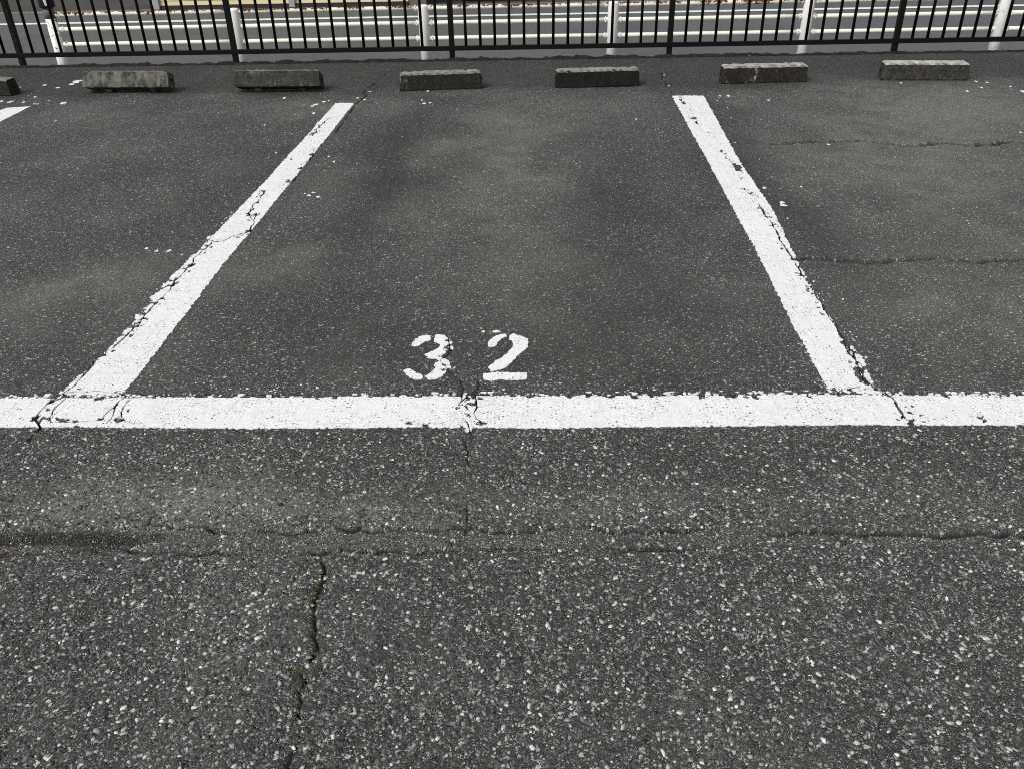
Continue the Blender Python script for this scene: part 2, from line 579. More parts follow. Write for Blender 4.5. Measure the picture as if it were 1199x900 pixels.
def paint_material():
    t = NT('road_paint')
    p = t.pos()
    n = t.noise(p, 260, 4, .65)
    # pits where the stones poke through, gathered in bands
    band = t.noise(p, 9, 3, .6)
    mpp = t.n('ShaderNodeMapping')
    mpp.inputs['Scale'].default_value = (.75, 1.25, 1)
    t.l(t.vmath('ADD', p, t.vmath('SCALE', t.noise(p, 300, 2, .6).outputs['Color'], .004)), mpp.inputs['Vector'])
    pv = t.n('ShaderNodeTexVoronoi', feature='F1', voronoi_dimensions='2D')
    t.l(mpp.outputs[0], pv.inputs['Vector'])
    pv.inputs['Scale'].default_value = 105
    sp = t.n('ShaderNodeSeparateColor')
    t.l(pv.outputs['Color'], sp.inputs[0])
    have = t.math('LESS_THAN', sp.outputs[0], t.smap(band.outputs['Fac'], .38, .72, .02, .42))
    rad = t.math('MULTIPLY_ADD', sp.outputs[1], .20, .10)
    pm = t.math('MULTIPLY', t.smap(t.math('SUBTRACT', rad, pv.outputs['Distance']), 0.0, .05), have)
    # screed streaks dragged across the lines
    mp = t.n('ShaderNodeMapping')
    mp.inputs['Rotation'].default_value = (0, 0, math.radians(28))
    mp.inputs['Scale'].default_value = (55, 5, 1)
    t.l(p, mp.inputs['Vector'])
    st = t.noise(mp.outputs[0], 1.6, 3, .6)
    base = t.ramp(n.outputs['Fac'], [(.25, .66), (.5, .78), (.8, .84)])
    base = t.mix(1.0, base, t.ramp(st.outputs['Fac'], [(.3, .92), (.6, 1.0)]), blend='MULTIPLY')
    dirt = t.noise(p, 14, 5, .7)
    base = t.mix(t.smap(dirt.outputs['Fac'], .5, .85, 0, .35), base, (.45, .44, .41))
    cz = t.n('ShaderNodeTexVoronoi', feature='DISTANCE_TO_EDGE', voronoi_dimensions='2D')
    t.l(t.vmath('ADD', p, t.vmath('SCALE', t.noise(p, 40, 4, .7).outputs['Color'], .03)), cz.inputs['Vector'])
    cz.inputs['Scale'].default_value = 17
    czm = t.noise(p, 3.1, 3, .6)
    cm = t.math('MULTIPLY', t.smap(cz.outputs['Distance'], .010, .022, 1, 0), t.smap(czm.outputs['Fac'], .50, .58))
    base = t.mix(t.math('MULTIPLY', cm, .45), base, (.10, .10, .095))
    col = t.mix(pm, base, (.07, .07, .066))
    h = t.math('ADD', n.outputs['Fac'], t.math('MULTIPLY', st.outputs['Fac'], .35))
    h = t.math('SUBTRACT', h, pm)
    return t.done(col, .62, t.bump(h, .0016, .9), spec=.3)


M_ASPH = asphalt_material()
M_PAINT = paint_material()

# ------------------------------------------------------------------ the lot surface
LOT_END = 7.83
xs = grid_axis(-14, 14, [(-5.2, .5, .03), (-1.9, .03, .005), (2.0, .005, .005), (3.6, .005, .010), (5.2, .012, .03), (14, .03, .5)])
ys = grid_axis(-6, LOT_END, [(.85, .5, .02), (2.35, .0038, .0042), (3.6, .0042, .007), (5.6, .007, .009), (LOT_END, .010, .014)])
XX, YY = np.meshgrid(xs, ys)
X, Y = XX.ravel(), YY.ravel()
z, crk, moss, grit, deepl = ground_fields(X, Y)
nx, ny = len(xs), len(ys)
i0 = (np.arange(ny - 1)[:, None] * nx + np.arange(nx - 1)[None, :]).ravel()
faces = np.stack([i0, i0 + 1, i0 + nx + 1, i0 + nx], 1).ravel()
ground = mesh_from('parking_lot_ground', np.stack([X, Y, z], 1), faces, 4, M_ASPH, True)
tag(ground, 'worn dark grey asphalt of the parking lot with cracks and exposed chips', kind='structure')

n_l = fbm(X, Y, .35, 51, 4)
n_m = fbm(X, Y, .12, 61, 3)
X0_, Y0_ = X, Y
X = X0_ + (fbm(X0_, Y0_, .35, 81, 4) - .5) * .55
Y = Y0_ + (fbm(X0_, Y0_, .35, 83, 4) - .5) * .55 * sstep(1.9, 2.6, Y0_) + (fbm(X0_, Y0_, .12, 85, 3) - .5) * .10
dust = (.62 * G(X, Y, 105, 338, 75, 26) + .9 * G(X, Y, 170, 585, 130, 26) + .6 * G(X, Y, 590, 190, 70, 60)
        + .45 * G(X, Y, 330, 310, 60, 25) + .95 * G(X, Y, 1110, 130, 130, 30) + .6 * G(X, Y, 1060, 200, 120, 60)
        + .35 * G(X, Y, 1130, 350, 160, 60) + .45 * G(X, Y, 340, 130, 70, 10) + .35 * G(X, Y, 690, 130, 90, 14) + .3 * G(X, Y, 120, 140, 60, 12)
        + .35 * G(X, Y, 370, 230, 30, 20) + .4 * G(X, Y, 700, 590, 260, 22) + .25 * G(X, Y, 640, 330, 120, 60)
        + .3 * G(X, Y, 400, 600, 120, 16))
dust = 1.15 * dust * (.2 + 1.3 * n_m) + .10 + .2 * sstep(.45, .75, n_l)
grime = (.7 * sstep(at(600, 112)[1], at(600, 96)[1], Y) + .45 * G(X, Y, 480, 170, 50, 50) + .42 * G(X, Y, 720, 250, 60, 90) + .22 * G(X, Y, 430, 250, 60, 80)
         + .25 * G(X, Y, 260, 230, 60, 70) + .4 * G(X, Y, 860, 170, 40, 60) + .35 * G(X, Y, 950, 260, 40, 60)
         + .3 * G(X, Y, 560, 400, 260, 50) + .25 * G(X, Y, 960, 540, 200, 30) + .3 * G(X, Y, 300, 500, 200, 15))
grime = 1.5 * grime * (.5 + .9 * n_l) + 1.2 * sstep(.15, .6, deepl * (.35 + 1.1 * n_m))
X, Y = X0_, Y0_
attr(ground, 'grit', grit)
attr(ground, 'dust', np.clip(dust * (1 - sstep(.1, .5, deepl)), 0, 1))
attr(ground, 'grime', np.clip(np.maximum(np.minimum(grime, .78), .93 * sstep(.22, .75, deepl * (.35 + .75 * noise(X, Y, .03, 28) + .75 * noise(X, Y, .008, 29)))), 0, .95))
attr(ground, 'coarse', sstep(3.3, 1.6, Y + (n_l - .5) * .3))
attr(ground, 'crack', crk)
attr(ground, 'moss', moss)


# ------------------------------------------------------------------ paint (field contoured on a grid)
def contour_mesh(name, field, x0, y0, h, nxx, nyy, thick=.0028, mat=M_PAINT, parent=None, chunk=None):
    """marching squares on field>0; top sheet follows the ground, skirts drop to it"""
    Fv = field.reshape(nyy, nxx)
    V, polys = [], []
    ins = Fv > 0
    cnt = ins[:-1, :-1].astype(int) + ins[:-1, 1:] + ins[1:, :-1] + ins[1:, 1:]
    vid = {}

    def vert(key, x, y):
        k = vid.get(key)
        if k is None:
            k = vid[key] = len(V)
            V.append((x, y))
        return k

    jj, ii = np.nonzero(cnt > 0)
    skirts = []
    for j, i in zip(jj.tolist(), ii.tolist()):
        c = cnt[j, i]
        cs = ((i, j), (i + 1, j), (i + 1, j + 1), (i, j + 1))
        if c == 4:
            polys.append([vert((a, b), x0 + a * h, y0 + b * h) for a, b in cs])
            continue
        ring, marks = [], []
        for q in range(4):
            a, b = cs[q]
            a2, b2 = cs[(q + 1) % 4]
            fa, fb = Fv[b, a], Fv[b2, a2]
            if fa > 0:
                ring.append(vert((a, b), x0 + a * h, y0 + b * h)); marks.append(0)
            if (fa > 0) != (fb > 0):
                tt = fa / (fa - fb)
                tt = min(.98, max(.02, tt))
                key = ('e', min(a, a2), min(b, b2), a != a2)
                ring.append(vert(key, x0 + (a + (a2 - a) * tt) * h, y0 + (b + (b2 - b) * tt) * h)); marks.append(1)
        if len(ring) >= 3:
            polys.append(ring)
            n = len(ring)
            for q in range(n):
                if marks[q] and marks[(q + 1) % n]:
                    skirts.append((ring[q], ring[(q + 1) % n]))
    if not V:
        return None
    V = np.array(V)
    zb = broad(V[:, 0], V[:, 1])
    fine = (fbm(V[:, 0], V[:, 1], .03, 11, 3) - .5) * .0022
    top = np.stack([V[:, 0], V[:, 1], zb + fine + thick], 1)
    used = sorted({a for s in skirts for a in s})
    low = {a: len(V) + k for k, a in enumerate(used)}
    bot = top[used].copy()
    if len(used):
        bot[:, 2] -= thick + .0015
        allv = np.concatenate([top, bot])
    else:
        allv = top
    for a, b in skirts:
        polys.append([b, a, low[a], low[b]])
    me = bpy.data.meshes.new(name)
    me.from_pydata(allv.tolist(), [], polys)
    me.materials.append(mat)
    o = bpy.data.objects.new(name, me)
    COL.objects.link(o)
    if parent: o.parent = parent
    return o


def paint_field(shape, h, edge=.006, pad=.05, extra=None, cracks=True, clip=None, wscale=1.0):
    P = np.array(shape)
    x0, y0 = P.min(0) - pad
    x1, y1 = P.max(0) + pad
    if clip:
        x0, x1 = max(x0, clip[0]), min(x1, clip[1])
        y0, y1 = max(y0, clip[2]), min(y1, clip[3])
    n1, n2 = int((x1 - x0) / h) + 2, int((y1 - y0) / h) + 2
    gx, gy = np.meshgrid(x0 + np.arange(n1) * h, y0 + np.arange(n2) * h)
    X, Y = gx.ravel(), gy.ravel()
    f = sdf_poly(X, Y, P)
    f = f + (fbm(X, Y, .011, 201, 2) - .5) * edge * 2.6 + (fbm(X, Y, .1, 203, 2) - .5) * edge * 1.3
    if extra is not None:
        f = extra(X, Y, f)
    if cracks:
        for i, (n, c) in enumerate(C.items()):
            d = seg_dist(X, Y, c['P'])
            m = np.nonzero(d < .035)[0]
            if not len(m): continue
            w = crack_w(c, X[m], Y[m], 100 + i) * wscale
            wide = np.where(w > .0004, w * .5 + .0006, -.01)
            f[m] = np.minimum(f[m], d[m] - wide)
            # flakes broken out beside the crack
            gp_, rid = cells(X[m], Y[m], .020, 301)
            near = (d[m] < .026)
            big = noise(X[m], Y[m], .09, 331 + i)
            # plates round the crack: thin splits between them, a few plates gone
            f[m] = np.minimum(f[m], np.where(near & (big > .42), gp_ * .5 - .0007, 1))
            f[m] = np.minimum(f[m], np.where(near & (rid < .22 * (w > .0012)) & (big > .35), .001 - gp_ * .5, 1))
    return f, x0, y0, n1, n2


def add_paint(name, shape, h, parent=None, **kw):
    f, x0, y0, a, b = paint_field(shape, h, **kw)
    return contour_mesh(name, f, x0, y0, h, a, b, parent=parent)


def chips(spots):
    """small blobs of paint: (px, py, rx, ry in photo px)"""
    W = []
    for px, py, rx, ry in spots:
        p = at(px, py)
        W.append((p[0], p[1], abs(at(px + rx, py)[0] - p[0]), abs(at(px, py + ry)[1] - p[1])))

    def fn(X, Y, f):
        for (cx, cy, sx, sy) in W:
            m = np.nonzero((abs(X - cx) < 3 * sx + .01) & (abs(Y - cy) < 3 * sy + .01))[0]
            if len(m):
                r = np.hypot((X[m] - cx) / sx, (Y[m] - cy) / sy)
                b = (1 - r + (fbm(X[m], Y[m], .012, 401, 2) - .5) * 1.4) * min(sx, sy)
                f[m] = np.maximum(f[m], b)
        return f
    return fn


def bites(spots):
    g = chips(spots)

    def fn(X, Y, f):
        b = g(X, Y, np.full(X.shape, -1.0))
        return np.minimum(f, -b)
    return fn


# front line
def front_extra(X, Y, f):
    # ravelled, chip-strewn upper edge
    yt = np.interp(X, [p[0] for p in SHAPES['front'][1:9]], [p[1] for p in SHAPES['front'][1:9]])
    up = Y - yt
    gp_, rid = cells(X * .62, Y, .013, 501)
    chipm = gp_ * .5 - .0012
    part = noise(X, Y * 0, .30, 503)
    lim = .15 + .75 * np.clip((up + .012) / .034, 0, 1) - (part - .5) * .5
    chipm = np.where(rid > lim, chipm, -np.abs(gp_) - .001)
    zone = (up > -.010 - .006 * part) & (up < .017)
    f = np.where(zone, chipm, f)
    f = bites([(165 / 4, 440 + 200 / 4, 4, 4), (475 / 4, 440 + 205 / 4, 4, 2), (1065, 484, 3.4, 2.2), (1051, 492, 2.5, 1.6), (1068, 476, 2.2, 1.6), (1148, 489, 3.0, 1.8), (535, 478, 3, 2), (552, 473, 4, 2.5)])(X, Y, f)
    f = chips([(1076, 505, 3.2, 3), (1075, 512, 3, 3), (1083, 521, 3, 1.5), (1094, 523, 5, 1.2), (36, 517, 3, 3), (549, 503, 3.5, 3)])(X, Y, f)
    return f


EX = (-2.75, 2.75)
fl = add_paint('painted_line', SHAPES['front'], .003, edge=.004, extra=front_extra, clip=(EX[0], EX[1], 0, 9))
tag(fl, 'long white painted line running across the parking lot below the number 32', 'painted line')

left_chips = [(x / 5.625 + 140, y / 5.625 + 270, a / 5.625, b / 5.625) for x, y, a, b in
              [(590, 50, 12, 10), (565, 100, 17, 12), (480, 185, 24, 26), (440, 235, 26, 22), (400, 270, 22, 16), (360, 305, 24, 16), (310, 355, 20, 20), (270, 410, 24, 20), (235, 440, 24, 20), (215, 470, 14, 10), (185, 520, 22, 16), (135, 565, 28, 26), (50, 668, 24, 13)]]
left_chips += [(112, 430, 5, 5), (98, 442, 7, 5), (86, 452, 6, 4), (78, 459, 8, 3), (121, 421, 3, 3), (131, 408, 3, 3)]
left_bites = [(343, 214, 4, 3), (337, 213, 3, 2), (353, 198, 4, 1.4), (296, 246, 1.6, 1.6), (302, 238, 1.6, 1.6), (366, 182, 3, 2), (342, 187, 2, 1), (299, 252, 2, 1.5)]
lf = add_paint('painted_line', SHAPES['left'], .003, edge=.005, extra=lambda X, Y, f: bites(left_bites)(X, Y, chips(left_chips)(X, Y, f)))
tag(lf, 'white painted divider line on the left side of bay 32, chips along its left edge', 'painted line', 'white bay divider lines')

right_bites = [(800, 121, 2.6, 2), (797, 118, 2, 1.6), (813, 139, 3.5, 2), (816, 145, 2, 1.5), (864, 197, 5, 5), (1002, 433, 4, 4), (1010, 446, 5, 5), (1005, 440, 4, 4), (984, 392, 3, 4), (845, 178, 2, 2), (1014, 451, 4, 2)]
right_chips = [(1000, 412, 4, 6), (1007, 422, 4, 7), (1015, 440, 3.5, 6), (1018, 447, 3, 3)]
rf = add_paint('painted_line', SHAPES['right'], .003, edge=.0055, extra=lambda X, Y, f: chips(right_chips)(X, Y, bites(right_bites)(X, Y, f)))
tag(rf, 'white painted divider line on the right side of bay 32, cracked along its right edge', 'painted line', 'white bay divider lines')
o = add_paint('painted_line', SHAPES['farl'], .004, edge=.005, clip=(-4.6, 0, 0, 9))
tag(o, 'end of a white painted divider line at the left border of the picture', 'painted line', 'white bay divider lines')
o = add_paint('painted_line', SHAPES['farr'], .004, edge=.005)
tag(o, 'tip of a white painted divider line at the right border beyond the last wheel stop', 'painted line', 'white bay divider lines')

# stencilled number
num = empty('painted_number', tuple(at(547, 420)), 'white stencilled number 32 painted on the asphalt inside the bay', 'painted number')
inv = Matrix.Translation(-num.location)
D3 = [[(228, 192), (232, 172), (255, 148), (285, 130), (320, 124), (350, 124), (351, 142), (345, 156), (318, 162), (300, 172), (284, 190)],
      [(374, 124), (400, 118), (440, 123), (462, 145), (480, 152), (497, 178), (488, 190), (502, 215), (482, 222), (466, 202), (445, 232), (412, 258), (432, 272), (468, 282), (470, 305), (478, 328), (455, 328), (448, 352), (422, 384), (378, 402), (336, 404), (318, 382), (352, 362), (368, 340), (392, 322), (370, 318), (378, 300), (412, 286), (385, 274), (335, 266), (314, 246), (350, 232), (386, 212), (408, 196), (410, 178), (374, 162)],
      [(176, 350), (200, 338), (222, 336), (240, 350), (262, 366), (304, 380), (292, 404), (255, 404), (215, 388), (192, 366)]]
D2 = [[(712, 182), (730, 152), (768, 126), (800, 120), (826, 118), (834, 131), (802, 146), (780, 166), (768, 192), (722, 198)],
      [(852, 126), (876, 114), (930, 130), (974, 150), (968, 205), (912, 246), (872, 290), (832, 326), (780, 342), (736, 352), (720, 326), (760, 290), (800, 272), (845, 232), (872, 200), (878, 180), (872, 160), (854, 148)],
      [(688, 366), (760, 358), (900, 362), (962, 362), (962, 400), (900, 406), (800, 401), (740, 410), (688, 406)]]
for digit in (D3, D2):
    allp = [p for g in digit for p in poly_px(g, 440, 370, 5.45)]
    parts = [poly_px(g, 440, 370, 5.45) for g in digit]

    def ex(X, Y, f, parts=parts):
        g = np.full(X.shape, -1.0)
        for q in parts:
            g = np.maximum(g, sdf_poly(X, Y, q))
        return g + (fbm(X, Y, .009, 601, 2) - .5) * .008
    f, x0, y0, a, b = paint_field(allp, .0022, extra=ex, pad=.02, wscale=.8)
    d = contour_mesh('digit', f, x0, y0, .0022, a, b)
    d.parent = num
    d.matrix_parent_inverse = inv

# loose flakes of paint on the asphalt
flake_px = [(172, 291, 3, 1.6), (183, 294, 3, 1.5), (197, 294, 4, 2), (362, 229, 4, 1.6), (372, 231, 3, 1.6), (367, 226, 3, 1.2), (357, 227, 2, 1),
            (895, 221, 3, 1.5), (916, 238, 4, 2), (918, 241, 5, 1.2), (938, 219, 2, 1), (900, 118, 2, .8), (90, 96, 7, 2.4), (84, 99, 4, 1.4), (53, 100, 3, 1), (68, 103, 2.5, 1.2),
            (74, 121, 6, 1.5), (12, 120, 4, 1.6), (2, 119, 4, 1), (28, 120, 3, 1), (41, 114, 2, 1), (333, 115, 3, 1.2), (370, 122, 4, 1), (366, 124, 3, .8), (379, 119, 3, 1),
            (497, 122, 3, 1), (504, 121, 2, .8), (494, 118, 2, .8), (419, 115, 2, .7), (427, 117, 3, .7), (433, 108, 2, .7), (745, 140, 2, .8), (843, 113, 2, .8), (853, 113, 2, 1),
            (1143, 96, 3, 1.2), (1156, 97, 2, .8), (1183, 102, 3, 1), (1132, 107, 2, 1), (1149, 103, 2, 1), (1055, 97, 2, .8), (778, 88, 1.5, .6), (783, 101, 1.5, .6),
            (501, 107, 2, .8), (65, 142, 2, .8), (310, 146, 1.5, .7), (385, 184, 2, 1), (391, 190, 2, 1), (640, 462, 3, 1), (582, 388, 6, 1.8), (566, 388, 3, 1.4), (1195, 155, 2, 1), (970, 170, 2, .8)]
rf_ = np.random.default_rng(91)
for (a0, b0_) in (((100, 455), (395, 118)), ((1016, 450), (826, 112)), ((30, 100), (60, 130)), ((60, 455), (1180, 458))):
    for q in range(8 if b0_[0] == 60 else 30):
        tt = rf_.random()
        sx_ = abs(rf_.normal()) * 14 * (1 if a0[0] > 500 else -1) if a0[1] > 200 and b0_[1] < 200 else rf_.normal() * 16
        yy_ = a0[1] + (b0_[1] - a0[1]) * tt
        if a0[1] > 400 and b0_[1] > 400: yy_, sx_ = yy_ - abs(rf_.normal()) * 4, 0
        sz_ = .4 + rf_.random() ** 3 * 1.3
        flake_px.append((a0[0] + (b0_[0] - a0[0]) * tt + sx_, yy_, sz_ * 1.6, sz_ * .7))
FV, FF = [], []
for px, py, rx, ry in flake_px:
    p = at(px, py)
    sx = abs(at(px + rx, py)[0] - p[0]) * .85
    sy = abs(at(px, py + ry)[1] - p[1]) * .85
    n = 9
    b0 = len(FV)
    zc = float(broad(np.array([p[0]]), np.array([p[1]]))[0])
    rr = [random.uniform(.45, 1.2) for _ in range(n)]
    for lev, s in ((0, 1.0), (.0030, .94)):
        for k in range(n):
            a = 2 * pi * k / n
            FV.append((p[0] + math.cos(a) * sx * rr[k] * s, p[1] + math.sin(a) * sy * rr[k] * s, zc - .001 + lev))
    for k in range(n):
        q = (k + 1) % n
        FF.append([b0 + k, b0 + q, b0 + n + q, b0 + n + k])
    FF.append([b0 + n + k for k in range(n)])
me = bpy.data.meshes.new('paint_flakes')
me.from_pydata(FV, [], FF)
me.materials.append(M_PAINT)
o = bpy.data.objects.new('paint_flakes', me)
COL.objects.link(o)
tag(o, 'small white paint flakes scattered over the asphalt', 'paint flakes', kind='stuff')


# ------------------------------------------------------------------ stones standing proud of the near asphalt
def stones():
    """angular flat-topped chips set in the binder: six-sided, tilted, sizes from sand to 12 mm"""
    K = 6
    N1, N2 = 105000, 26000
    y = .93 + (2.36 - .93) * rng.random(N1)
    x = (rng.random(N1) * 2 - 1) * (.62 + y * .64)
    r = .0010 + .0046 * rng.random(N1) ** 3.0
    keep = fbm(x, y, .08, 701, 3) + (rng.random(N1) - .5) * .7 > .36
    x, y, r = x[keep], y[keep], r[keep]
    y2 = 1.60 + .17 * rng.random(N2)
    x2 = (rng.random(N2) * 2 - 1) * 1.75
    r2 = .0008 + .0016 * rng.random(N2) ** 2
    big = np.concatenate([np.ones(len(x)), np.zeros(N2)])
    x, y, r = np.concatenate([x, x2]), np.concatenate([y, y2]), np.concatenate([r, r2])
    z, crk, moss, grit, deepl = ground_fields(x, y)
    u = rng.random(len(x))
    r = np.where((grit > .4) & (big > 0), r * .8, r)
    ok = (crk < .3) | (u < .6)
    ok &= ~((y > 1.80) & (u < .30) & (big > 0))
    ok &= (grit > .25) | (big > 0)
    ok &= ~((deepl > .25) & (big > 0) & (u < .75))
    ok &= sdf_poly(x, y, SHAPES['front']) < -.005
    x, y, z, r, big, deepl = x[ok], y[ok], z[ok], r[ok], big[ok], deepl[ok]
    n = len(x)
    a0 = rng.random((n, 1)) * 2 * pi
    th = a0 + (np.arange(K)[None] + (rng.random((n, K)) - .5) * .85) * (2 * pi / K)
    rad = .72 + .5 * rng.random((n, K))
    el = 1 + rng.random((n, 1)) * .8
    ang = rng.random((n, 1)) * 2 * pi
    px_, py_ = np.cos(th) * rad * el, np.sin(th) * rad
    qx = px_ * np.cos(ang) - py_ * np.sin(ang)
    qy = px_ * np.sin(ang) + py_ * np.cos(ang)
    R = r[:, None]
    tx, ty = (rng.random((n, 1)) - .5) * .7, (rng.random((n, 1)) - .5) * .7
    hgt = (.22 + .5 * rng.random((n, 1))) * R
    ins = .55 + .3 * rng.random((n, 1))
    topz = hgt + (qx * tx + qy * ty) * R * ins + (rng.random((n, K)) - .5) * R * .16
    top = np.stack([x[:, None] + qx * R * ins, y[:, None] + qy * R * ins, z[:, None] + topz], 2)
    bot = np.stack([x[:, None] + qx * R, y[:, None] + qy * R, z[:, None] - .0016 + 0 * qx + topz * .15], 2)
    P = np.concatenate([top, bot], 1).reshape(-1, 3)
    tri = [(0, k, k + 1) for k in range(1, K - 1)]
    for k in range(K):
        q = (k + 1) % K
        tri += [(k, K + k, K + q), (k, K + q, q)]
    tri = np.array(tri)
    Fc = (tri[None] + (np.arange(n) * 2 * K)[:, None, None]).reshape(-1)
    tone = rng.random(n)
    tone = np.where((deepl > .15), np.where(tone > .88, tone, tone * .5), tone)
    return P, Fc, np.repeat(tone, 2 * K), np.repeat(rng.random(n), 2 * K)


t = NT('stone_chips')
tone, hue = t.attr('tone'), t.attr('hue')
c0 = t.ramp(tone, [(0, .020), (.40, .042), (.64, .095), (.82, .23), (.93, .46), (1, .68)])
tintc = t.ramp(hue, [(0, (1, .93, .8)), (.12, (1, .98, .93)), (.6, (.98, 1, 1)), (1, (.93, .99, 1.03))])
nn = t.noise(t.pos(), 700, 3, .65)
c1 = t.mix(1.0, c0, tintc, blend='MULTIPLY')
c1 = t.mix(1.0, c1, (1.01, 1.0, .965), blend='MULTIPLY')
c1 = t.mix(1.0, c1, t.ramp(nn.outputs['Fac'], [(.3, .7), (.7, 1.2)]), blend='MULTIPLY')
M_STONE = t.done(c1, .55, t.bump(nn.outputs['Fac'], .0006, .8), spec=.4)
P, Fc, tn, hu = stones()
st = mesh_from('stone_chips', P, Fc, 3, M_STONE, False)
attr(st, 'tone', tn)
attr(st, 'hue', hu)
tag(st, 'pale and dark stone chips exposed in the worn asphalt in the foreground', 'gravel', kind='stuff')


# ------------------------------------------------------------------ mesh toolbox
class MB:
    def __init__(s):
        s.v, s.f = [], []

    def add(s, vs, fs):
        b = len(s.v)
        s.v += [tuple(v) for v in vs]
        s.f += [[b + i for i in f] for f in fs]
        return s

    def box(s, x0, x1, y0, y1, z0, z1, c=0.0):
        if c <= 0:
            vs = [(x, y, z) for z in (z0, z1) for y in (y0, y1) for x in (x0, x1)]
            return s.add(vs, [(0, 2, 3, 1), (4, 5, 7, 6), (0, 1, 5, 4), (2, 6, 7, 3), (0, 4, 6, 2), (1, 3, 7, 5)])
        prof = [(x0 + c, z0), (x1 - c, z0), (x1, z0 + c), (x1, z1 - c), (x1 - c, z1), (x0 + c, z1), (x0, z1 - c), (x0, z0 + c)]
        n = 8
        vs = []
        for y, k in ((y0, c), (y0 + c, 0), (y1 - c, 0), (y1, c)):
            for px, pz in prof:
                cx, cz = (x0 + x1) / 2, (z0 + z1) / 2
                sx = 1 - (k / ((x1 - x0) / 2)) if k else 1
                sz = 1 - (k / ((z1 - z0) / 2)) if k else 1
                vs.append((cx + (px - cx) * sx, y, cz + (pz - cz) * sz))
        fs = [list(range(n)), [3 * n + i for i in range(n)][::-1]]
        for r in range(3):
            for i in range(n):
                j = (i + 1) % n
                fs.append((r * n + j, r * n + i, (r + 1) * n + i, (r + 1) * n + j))
        return s.add(vs, fs)

    def tube(s, a, b, r, n=16, r2=None, caps=True, rings=1):
        a, b = Vector(a), Vector(b)
        d = (b - a).normalized()
        u = d.orthogonal().normalized()
        w = d.cross(u)
        r2 = r if r2 is None else r2
        vs, fs = [], []
        for k in range(rings + 1):
            t_ = k / rings
            for i in range(n):
                an = 2 * pi * i / n
                vs.append(a + (b - a) * t_ + (u * math.cos(an) + w * math.sin(an)) * (r + (r2 - r) * t_))
        for k in range(rings):
            for i in range(n):
                j = (i + 1) % n
                fs.append((k * n + i, k * n + j, (k + 1) * n + j, (k + 1) * n + i))
        if caps:
            fs.append(list(range(n))[::-1])
            fs.append([rings * n + i for i in range(n)])
        return s.add(vs, fs)

    def lathe(s, prof, cx, cy, n=24):
        vs, fs = [], []
        for r, z_ in prof:
            for i in range(n):
                an = 2 * pi * i / n
                vs.append((cx + r * math.cos(an), cy + r * math.sin(an), z_))
        for k in range(len(prof) - 1):
            for i in range(n):
                j = (i + 1) % n
                fs.append((k * n + i, k * n + j, (k + 1) * n + j, (k + 1) * n + i))
        fs.append(list(range(n))[::-1])
        fs.append([(len(prof) - 1) * n + i for i in range(n)])
        return s.add(vs, fs)

    def build(s, name, mat, parent=None, smooth=False):
        me = bpy.data.meshes.new(name)
        me.from_pydata(s.v, [], s.f)
        me.materials.append(mat)
        if smooth:
            for p in me.polygons: p.use_smooth = len(p.vertices) == 4
        o = bpy.data.objects.new(name, me)
        COL.objects.link(o)
        if parent: o.parent = parent
        return o


def copy_tree(o, parent=None):
    c = o.copy()
    COL.objects.link(c)
    c.parent = parent
    for ch in list(o.children):
        copy_tree(ch, c)
    return c


# ------------------------------------------------------------------ materials for the rest
def concrete(name, light, dark, grime, seed=0.0, topclean=True):
    t = NT(name)
    p = t.vmath('ADD', t.obj(), (seed, seed * 1.7, seed * .6))
    a = t.noise(p, 9, 6, .68)
    b = t.noise(p, 70, 4, .7)
    mp = t.n('ShaderNodeMapping')
    mp.inputs['Scale'].default_value = (1, 1, .22)
    t.l(p, mp.inputs['Vector'])
    s_ = t.noise(mp.outputs[0], 34, 4, .6)          # run-down streaks
    base = t.mix(b.outputs['Fac'], tuple(v * .75 for v in light), tuple(v * 1.2 for v in light))
    g = t.math('ADD', t.math('MULTIPLY', a.outputs['Fac'], .65), t.math('MULTIPLY', s_.outputs['Fac'], .45))
    lo = .80 - grime * .62
    gm = t.smap(g, lo, lo + .16)
    if topclean:
        ge = t.n('ShaderNodeNewGeometry')
        sp = t.n('ShaderNodeSeparateXYZ')
        t.l(ge.outputs['Normal'], sp.inputs[0])
        gm = t.math('MULTIPLY', gm, t.smap(sp.outputs[2], .45, .9, 1.0, .22))
    col = t.mix(gm, base, t.mix(1.0, dark, t.ramp(b.outputs['Fac'], [(.3, .35), (.5, .9), (.72, 2.6)]), blend='MULTIPLY'))
    col = t.mix(1.0, col, t.ramp(t.noise(p, 16, 5, .7).outputs['Fac'], [(.32, .55), (.68, 1.4)]), blend='MULTIPLY')
    pit = t.n('ShaderNodeTexVoronoi', feature='F1')
    t.l(p, pit.inputs['Vector'])
    pit.inputs['Scale'].default_value = 90
    pm = t.smap(pit.outputs['Distance'], .12, .2, 1, 0)
    col = t.mix(t.math('MULTIPLY', pm, .7), col, (.03, .03, .025))
    h = t.math('SUBTRACT', t.math('ADD', b.outputs['Fac'], a.outputs['Fac']), pm)
    return t.done(col, .88, t.bump(h, .003, .8), spec=.25)


def black_metal(name, rust):
    t = NT(name)
    p = t.pos()
    a = t.noise(p, 26, 5, .65)
    b = t.noise(p, 300, 3, .6)
    m = t.smap(a.outputs['Fac'], .78 - rust * .45, .86 - rust * .45)
    col = t.mix(b.outputs['Fac'], (.003, .003, .003), (.007, .007, .0065))
    col = t.mix(m, col, t.mix(b.outputs['Fac'], (.022, .012, .007), (.045, .025, .015)))
    return t.done(col, t.mix(m, .48, .85, 'FLOAT'), t.bump(b.outputs['Fac'], .0006, .5), spec=.12)


